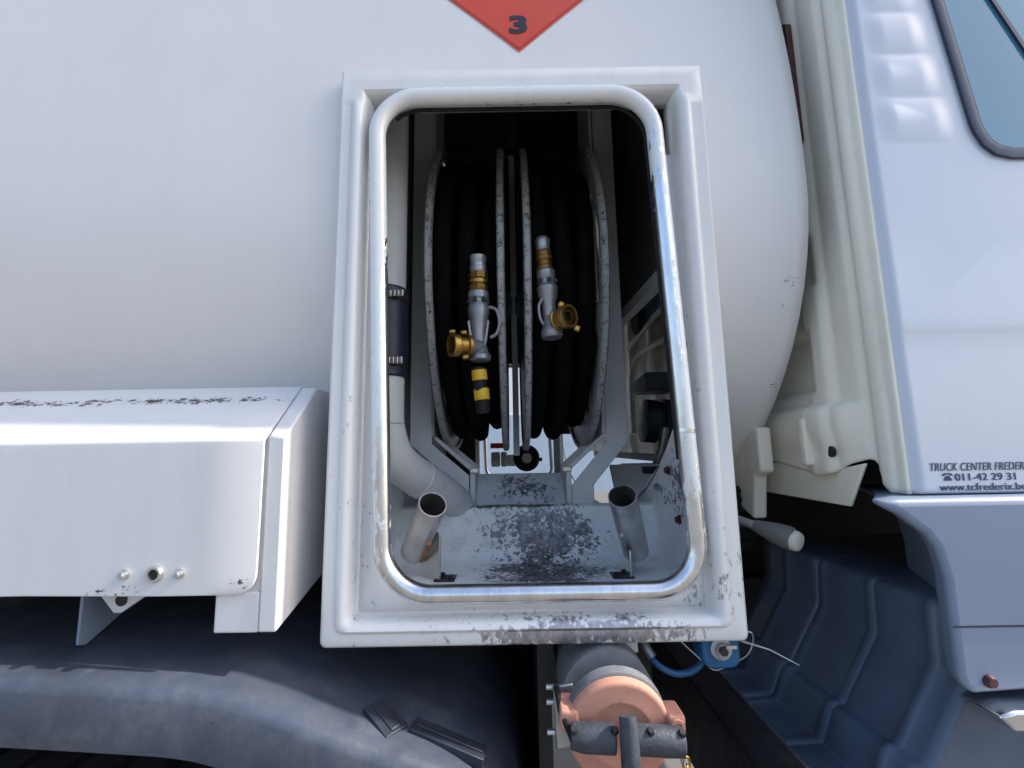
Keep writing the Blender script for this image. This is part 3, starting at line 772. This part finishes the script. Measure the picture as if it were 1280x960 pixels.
for e in ((.300,.655,-.262),(.372,.648,-.290)),((.305,.656,-.262),(.372,.648,-.290)):
    MB().tube([e[0], ((e[0][0]+e[1][0])/2, .652, (e[0][2]+e[1][2])/2+.004), e[1]],.0006,6).build('wire', M['galv'], er, smooth=80)
al = thing('air_line', 'blue air hose looping under the frame between the salmon cap and the blue reel', 'hose', (.22,.72,-.3))
MB().tube(smooth_path([(.165,.80,-.24),(.178,.74,-.270),(.192,.700,-.300),(.215,.690,-.315),(.240,.690,-.316),(.258,.690,-.305),(.268,.70,-.288)],6),.0045,10).build('hose', M['blue'], al, smooth=80)
MB().tube(smooth_path([(.165,.80,-.235),(.175,.745,-.262),(.185,.712,-.285),(.194,.70,-.300)],6),.0068,10).build('fitting', M['galv'], al, smooth=80)
MB().tube(smooth_path([(.205,.71,-.245),(.230,.69,-.272),(.255,.676,-.294),(.270,.670,-.304),(.290,.668,-.296)],6),.0013,6).build('wire', M['galv'], al, smooth=80)

# cross beam below the cab-side corner
MB().prism([(.300,-.405),(.325,-.385),(.345,-.385),(.385,-.435),(.375,-.55),(.30,-.55)],.45,1.10,'y').build('cross_beam', M['void'], truck, bevel=.004)
MB().prism([(.362,-.405),(.366,-.405),(.392,-.440),(.388,-.440)],.45,1.10,'y').build('cross_beam_edge', M['galv'], truck)

# ------------------------------------------------------------------ cab
XC, YC = .515, .598
RIGHT = 2.4
def cab_side(x, z):
    y = YC
    y += .007*(1-ss(XC, XC+.014, x))**2
    # louvres pressed into the corner panel
    for k in range(-6, 3):
        zc = .455 + .0725*(-k-0) if False else .4585 + .070*(2-k)
        v = (z-zc)/.036
        xr = .640 - .12*(zc-.455)*1.05
        if abs(v) < 1.06:
            prof_ = max(0, 1-abs(v)**2.0)**.9
            ends = ss(XC+.012, XC+.045, x)*(1-ss(xr-.030, xr+.004, x))
            y -= .0036*prof_*ends
    y += .0012*(1-ss(.134,.156,z)) - .0015*(1-ss(-.10,.143,z))
    y += .006*(1-ss(-.0685,-.0645,z))
    return y
cs = MB()
xsC = frange(XC, .70, 70) + [.75,.85,1.0,1.3,1.7,2.1,RIGHT]
zsC = [-.068,-.064,-.060,-.055,-.05,-.04,-.02] + frange(0,.14,5) + [.142,.1445,.147,.1495,.152] + frange(.17,.41,10) + frange(.415,1.06,190) + [1.2,1.4,1.6,1.8,1.95]
winp = None
def in_window(x, z): return False
cs.grid(xsC, zsC, lambda x, z: (x, cab_side(x, z), z))
side = cs.build('cab_side', M['cab'], truck, smooth=80)
# rear wall of the cab with pressed ribs
def rib(y, c, w, h): 
    t = abs(y-c)/w
    return h*(1-ss(.45,1.0,t)) if t < 1 else 0
def cab_rear(y, z):
    x = XC
    x += .012*(1-ss(.625,.650,y)) * 0
    x -= rib(y,.632,.012,.004)
    x += rib(y,.655,.010,.005)
    x -= rib(y,.740,.035,.010)
    for c in (1.0,1.3,1.6,1.9,2.2,2.5,2.8): x -= rib(y,c,.06,.012)
    # recessed panels low on the wall
    u = max(abs(y-.835)/.090, abs(z-.135)/.055); x += .014*(1-ss(.86,1.0,u))
    u = max(abs(y-.760)/.040, abs(z-.300)/.045); x += .010*(1-ss(.8,1.0,u))
    # bottom flange
    x -= (.020*(1-ss(.048,.062,z)) - .008*(1-ss(-.02,.03,z)))*ss(.655,.70,y)
    return x
cr = MB()
ysR = frange(YC+.007,1.02,110) + frange(1.04,3.13,60)
ZL = [(.607,-.068),(.628,-.068),(.638,-.060),(.648,-.036),(.664,-.024),(.690,-.032),(.720,-.047),(.745,-.052),(.80,-.046),(.905,-.030),(1.0,-.028)]
zsR = frange(-.03,.36,70) + frange(.38,1.95,18)
def zlow(y, z): return z if z > .1 else .1 - (.1-z)/.13*(.1-lerp(ZL, y))
cr.grid(ysR, zsR, lambda y, z: (cab_rear(y,zlow(y,z)), y, zlow(y,z)), lambda y, z: y > .96 and z > 1.13)
rear = cr.build('cab_rear_wall', M['warm_lit'], truck, smooth=70, solid=.005, offset=-1)
MB().cyl((.4925,.712,-.014),(.4895,.712,-.014),.0085,n=20).build('plug_hole', M['void'], rear)
MB().box(.476,.493,.752,.768,-.036,.040).build('skirt_rib', M['warm_lit'], rear, bevel=.004, seg=3)
MB().prism([(.74,-.045),(.96,-.03),(.96,-.095),(.70,-.095),(.66,-.03)], .500,.506,'x').build('inner_skirt', M['warm_lit'], truck, bevel=.002)
bk = MB().prism([(.845,.03),(.905,.035),(.99,.0),(.99,-.06),(.93,-.125),(.885,-.14),(.870,-.06),(.845,-.05)], .450,.476,'x').build('mount_bracket', M['warm_lit'], truck, bevel=.005, seg=3)
MB().prism([(.60,2.25),(.95,2.25),(.98,1.12),(3.12,1.12),(3.12,-.06),(.66,-.06),(.63,.2)], XC+.03, RIGHT-.02, 'x').build('cab_body', M['void'], truck)  # unseen tall near fin added to shade the tank; low roof behind admits light
MB().box(.53, RIGHT, .985, 3.12, 1.122, 1.15).build('cab_roof', M['cab'], truck, bevel=.01)
# slot high on the rear wall
sv = MB().prism(rrect(.706,.728,.50,.735,.010,5), .490, .5005, 'x').build('vent_slot', M['redbolt'], rear)
MB().prism(rrect(.709,.725,.66,.731,.008,5), .4885, .4905, 'x').build('slot_hole', M['void'], rear)
# rear window, latch, arch moulding (seen through the reel bay)
MB().prism([(1.46,.50),(1.83,.60),(1.83,.52),(1.70,.44),(1.46,.43)], .484, .492, 'x').build('rear_window', M['glass'], rear)
MB().prism([(1.62,.50),(1.72,.50),(1.74,.46),(1.70,.42),(1.62,.42)], .466, .486, 'x').build('latch', M['rubber'], rear, bevel=.006)
ac = smooth_path([(.484,1.36,.33),(.484,1.50,.335),(.484,1.70,.34),(.484,1.80,.30),(.484,1.83,.22),(.484,1.83,.05)],6)
MB().tube(ac,.010,8).build('arch_moulding', M['warm_lit'], rear, smooth=80)
MB().tube([(.484,1.2,.44),(.484,1.5,.43),(.484,1.85,.40)],.009,8).build('rail_moulding', M['warm_lit'], rear, smooth=80)
# side window
def wx(z): return .636 - (z-.651)*.12
wpoly = []
zb, zt = .393, 1.25
corner = [(wx(zb+.055),zb+.055),(wx(zb+.04)+.002,zb+.04),(wx(zb+.02)+.009,zb+.02),(wx(zb)+.022,zb+.006),(wx(zb)+.045,zb)]
outl = [(wx(zt),zt),(wx(.9),.9),(wx(.65),.65)] + corner + [(1.7,zb-.01),(1.7,zt)]
def inset(poly, d):
    cx = 1.2; cz = .85
    out = []
    n_ = len(poly)
    for i in range(n_):
        a, b, c = Vector(poly[i-1]), Vector(poly[i]), Vector(poly[(i+1)%n_])
        t1 = (b-a).normalized(); t2 = (c-b).normalized()
        n1 = Vector((-t1.y,t1.x)); n2 = Vector((-t2.y,t2.x)); nn = (n1+n2).normalized()
        k = d/max(.4, nn.dot(n1)); out.append(tuple(b+nn*k))
    return out
area = sum(outl[i-1][0]*outl[i][1]-outl[i][0]*outl[i-1][1] for i in range(len(outl)))
sg = 1 if area > 0 else -1
o1 = outl; o2 = inset(outl, sg*.003); o3 = inset(outl, sg*.015)
wsn = MB().loft([[(x,.5965,z) for x,z in o1],[(x,.5930,z) for x,z in o1],[(x,.5922,z) for x,z in o2],[(x,.5935,z) for x,z in o3]], True, (False,False)).build('window_seal', M['frit'], side)
b_ = MB(); b_.v = [(x,.5932,z) for x,z in o3]; b_.f = [tuple(range(len(o3)))]
b_.build('window_glass', M['glass'], side)
MB().prism([(.606,.905),(.612,.910),(.716,.662),(.826,.400),(.820,.397),(.711,.660)],.5895,.5925,'y').build('window_dark_bar', M['frit'], side)  # slanted dark bar across the pane
# sign writing
def on_cab(x, z, off=.0010): return (x, cab_side(x, z)-off, z)
text_mesh('lettering', 'TRUCK CENTER FREDERIX', .0142, M['navyink'], side, lambda x, y: on_cab(.5335+x, -.0385+y), shear=.28, width=.76, dup=(.03,.06), space=1.04)
text_mesh('lettering', '011-42 29 31', .0142, M['navyink'], side, lambda x, y: on_cab(.5650+x, -.0512+y*.92), width=1.06, dup=(.03,.06))
text_mesh('lettering', 'www.tcfrederix.be', .0138, M['navyink'], side, lambda x, y: on_cab(.5440+x, -.0636+y*.95), width=1.06, dup=(.03,.06))
tp = MB()
def flat(poly): 
    b = len(tp.v); tp.v += [on_cab(.5495+x, -.0510+z) for x, z in poly]; tp.f.append(tuple(range(b, b+len(poly))))
flat([(.0,.0062),(.0005,.0082),(.003,.0096),(.011,.0096),(.0135,.0082),(.014,.0062),(.0105,.0062),(.0095,.0078),(.0045,.0078),(.0035,.0062)])
flat([(.0015,.0),(.003,.0040),(.0055,.0062),(.0085,.0062),(.011,.0040),(.0125,.0)])
tp.build('phone_symbol', M['navyink'], side)

# grey plastic corner piece below the cab
fp = [(.440,-.0735),(.470,-.0905),(.498,-.113),(.508,-.130),(.5145,-.165),(.5135,-.235),(.5125,-.272),(.517,-.288),(.530,-.293),(.62,-.288),(RIGHT,-.285),(RIGHT,-.066),(.47,-.0695)]
def fend(y, dx): return [(x + (dx if x < 1 else 0), y, z) for x, z in fp]
cf = MB().loft([fend(.573,0), fend(.60,.012), fend(.68,.080), fend(.80,.14)]).build('corner_fender', M['bluegrey'], truck, bevel=.012, seg=4, smooth=50)
MB().box(.5155,RIGHT,.5722,.5735,-.2185,-.2165).build('fender_groove', M['plastic'], cf)
MB().lathe((.547,.575,-.277),(.547,.567,-.277),[(0,.0075),(.4,.0075),(1,.005)],16).build('bolt', M['redbolt'], cf)
MB().prism([(.530,-.302),(.548,-.297),(RIGHT,-.294),(RIGHT,-.318),(.545,-.318)], .548, .598, 'y').build('step_edge', M['steel'], truck, bevel=.003)

# stepped wheel arch liner
LP = [(.90,-.206),(.575,-.2125),(.560,-.214),(.556,-.2165),(.5535,-.223),(.551,-.286),(.549,-.292),(.544,-.300),(.492,-.383),(.488,-.388),(.482,-.390),(.474,-.391),(.470,-.394),(.453,-.436),(.448,-.441),(.440,-.442),(.392,-.444),(.385,-.448),(.365,-.52)]
def out_n(i):
    a = LP[max(0,i-1)]; b = LP[min(len(LP)-1,i+1)]
    dx, dz = b[0]-a[0], b[1]-a[1]; l = math.hypot(dx,dz); return (dz/l, -dx/l)
ribs = [.642,.745,.855,.960]
ysL = sorted(set([.600,.603,.607,.612] + [r+d for r in ribs for d in (-.0075,-.0045,-.002,.002,.0045,.0075)] + frange(.61,1.05,14)))
ln = MB(); loops = []
for y in ysL:
    h = max([0]+[ .0036*(1-ss(.30,.95,abs(y-r)/.0075)) for r in ribs if abs(y-r) < .0075])
    rd = .010*(1-math.sqrt(max(0,1-max(0,(.612-y)/.0142)**2))) if y < .612 else 0
    L_ = []
    for i, (x, z) in enumerate(LP):
        nx, nz_ = out_n(i); k = (h if i > 1 else 0) - rd
        L_.append((x+nx*k, y, z+nz_*k))
    loops.append(L_)
ln.loft(loops, closed=False)
liner = ln.build('wheel_arch_liner', M['liner'], truck, smooth=40, solid=.005)
MB().prism([(x,z) for x, z in LP]+[(.90,-.52)], .6035,.609,'y').build('liner_front', M['liner'], truck, bevel=.002)
MB().box(.60,1.6,.62,1.0,-.75,-.33).build('inner_arch', M['void'], truck)

# bellows and lever
bw = MB(); prof_b = []
for k in range(15): prof_b.append((k/14, .034 + (.007 if k % 2 else 0)))
bel = thing('rubber_bellows', 'ribbed black rubber bellows behind the frame edge, beside the lever', 'bellows', (.43,.95,-.15))
bw.lathe((.445,.96,-.205),(.430,.96,-.085),prof_b,20).build('bellows_tube', M['rubber'], bel, smooth=20)
lv = thing('control_lever', 'metal lever with an ivory round knob sticking out below the cab', 'lever', (.39,.78,-.13))
MB().tube([(.300,.98,-.085),(.352,.78,-.118),(.384,.738,-.129)],[.0070,.0070,.0070],14).build('rod', M['galv'], lv, smooth=60)
MB().lathe((.378,.745,-.127),(.416,.709,-.143),[(0,.0085),(.10,.0100),(.30,.0125),(.60,.0165),(.88,.0180),(1,.0172)],24).build('collar', M['knobcollar'], lv)
MB().lathe((.412,.7115,-.1415),(.420,.697,-.1455),[(0,.0150),(.6,.0150),(.88,.0132),(1,.009)],24).build('knob', M['knob'], lv)

# ------------------------------------------------------------------ behind the bay: air tank on the cab-side, far opening
at_ = thing('air_reservoir', 'black banded air reservoir under a dark shelf, seen through the gap beside the reels', 'air tank', (.43,1.4,.05))
for x0, x1 in ((.385,.428),(.437,.482)):
    MB().lathe((x0,1.36,.075),(x1,1.36,.070),[(0,.05),(.08,.064),(.92,.064),(1,.05)],28).build('drum', M['plastic'], at_)
MB().lathe((.427,1.36,.073),(.438,1.36,.072),[(0,.058),(1,.058)],24).build('band', M['void'], at_)
MB().prism([(1.26,.155),(1.44,.160),(1.44,.195),(1.26,.205)], .375, .484, 'x').build('shelf', M['plastic'], at_, bevel=.003)
MB().tube([(.432,1.30,.05),(.420,1.30,-.01),(.405,1.32,-.06)],.013,12).build('strut', M['galv'], at_, smooth=60)
MB().box(.345,.482,1.24,1.50,-.095,-.055).build('tray', M['plastic'], at_, bevel=.004)

f2 = MB()
loops = [frame_loop(d, y, True) for d, y in prof_f]
f2.loft(loops, True, (False,False))
frame2 = f2.build('compartment_frame', M['frame'], truck, solid=.003, smooth=50)
frame2['label'] = 'same kind of frame round the opening on the far side'
rb = MB(); rim_loop(rb, 3.05); rb.build('rim', M['steel'], frame2, smooth=80)
cn = thing('filter_canister', 'small white canister lying low behind the reels, beside the black hand wheel', 'canister', (-.08,2.6,-.05))
MB().lathe((-.125,2.62,-.062),(-.075,2.62,-.062),[(0,.035),(.1,.042),(.9,.042),(1,.035)],20).build('drum', M['white'], cn)
MB().lathe((-.070,2.62,-.062),(-.035,2.62,-.062),[(0,.035),(.1,.042),(.9,.042),(1,.035)],20).build('drum', M['white'], cn)
MB().lathe((-.03,2.60,-.068),(.005,2.56,-.068),[(0,.032),(1,.032)],18).build('end_cap', M['white'], cn)
MB().box(-.13,-.02,2.64,2.68,.0,.030).build('label_plate', M['red'], cn, bevel=.004)
hw = thing('hand_wheel', 'black hand wheel with a pale hub low behind the reels', 'hand wheel', (.07,2.5,-.06))
MB().lathe((.072,2.50,-.055),(.072,2.54,-.055),[(0,.030),(0,.060),(.3,.072),(.7,.072),(1,.060),(1,.030)],32,(False,False),True).build('tyre', M['rubber'], hw)
MB().lathe((.072,2.495,-.055),(.072,2.53,-.055),[(0,.012),(0,.024),(.3,.030),(1,.034)],20).build('hub', M['white'], hw)
MB().box(.08,.16,2.56,2.58,-.075,-.055).build('spindle', M['void'], hw)

sb.location.y += .013
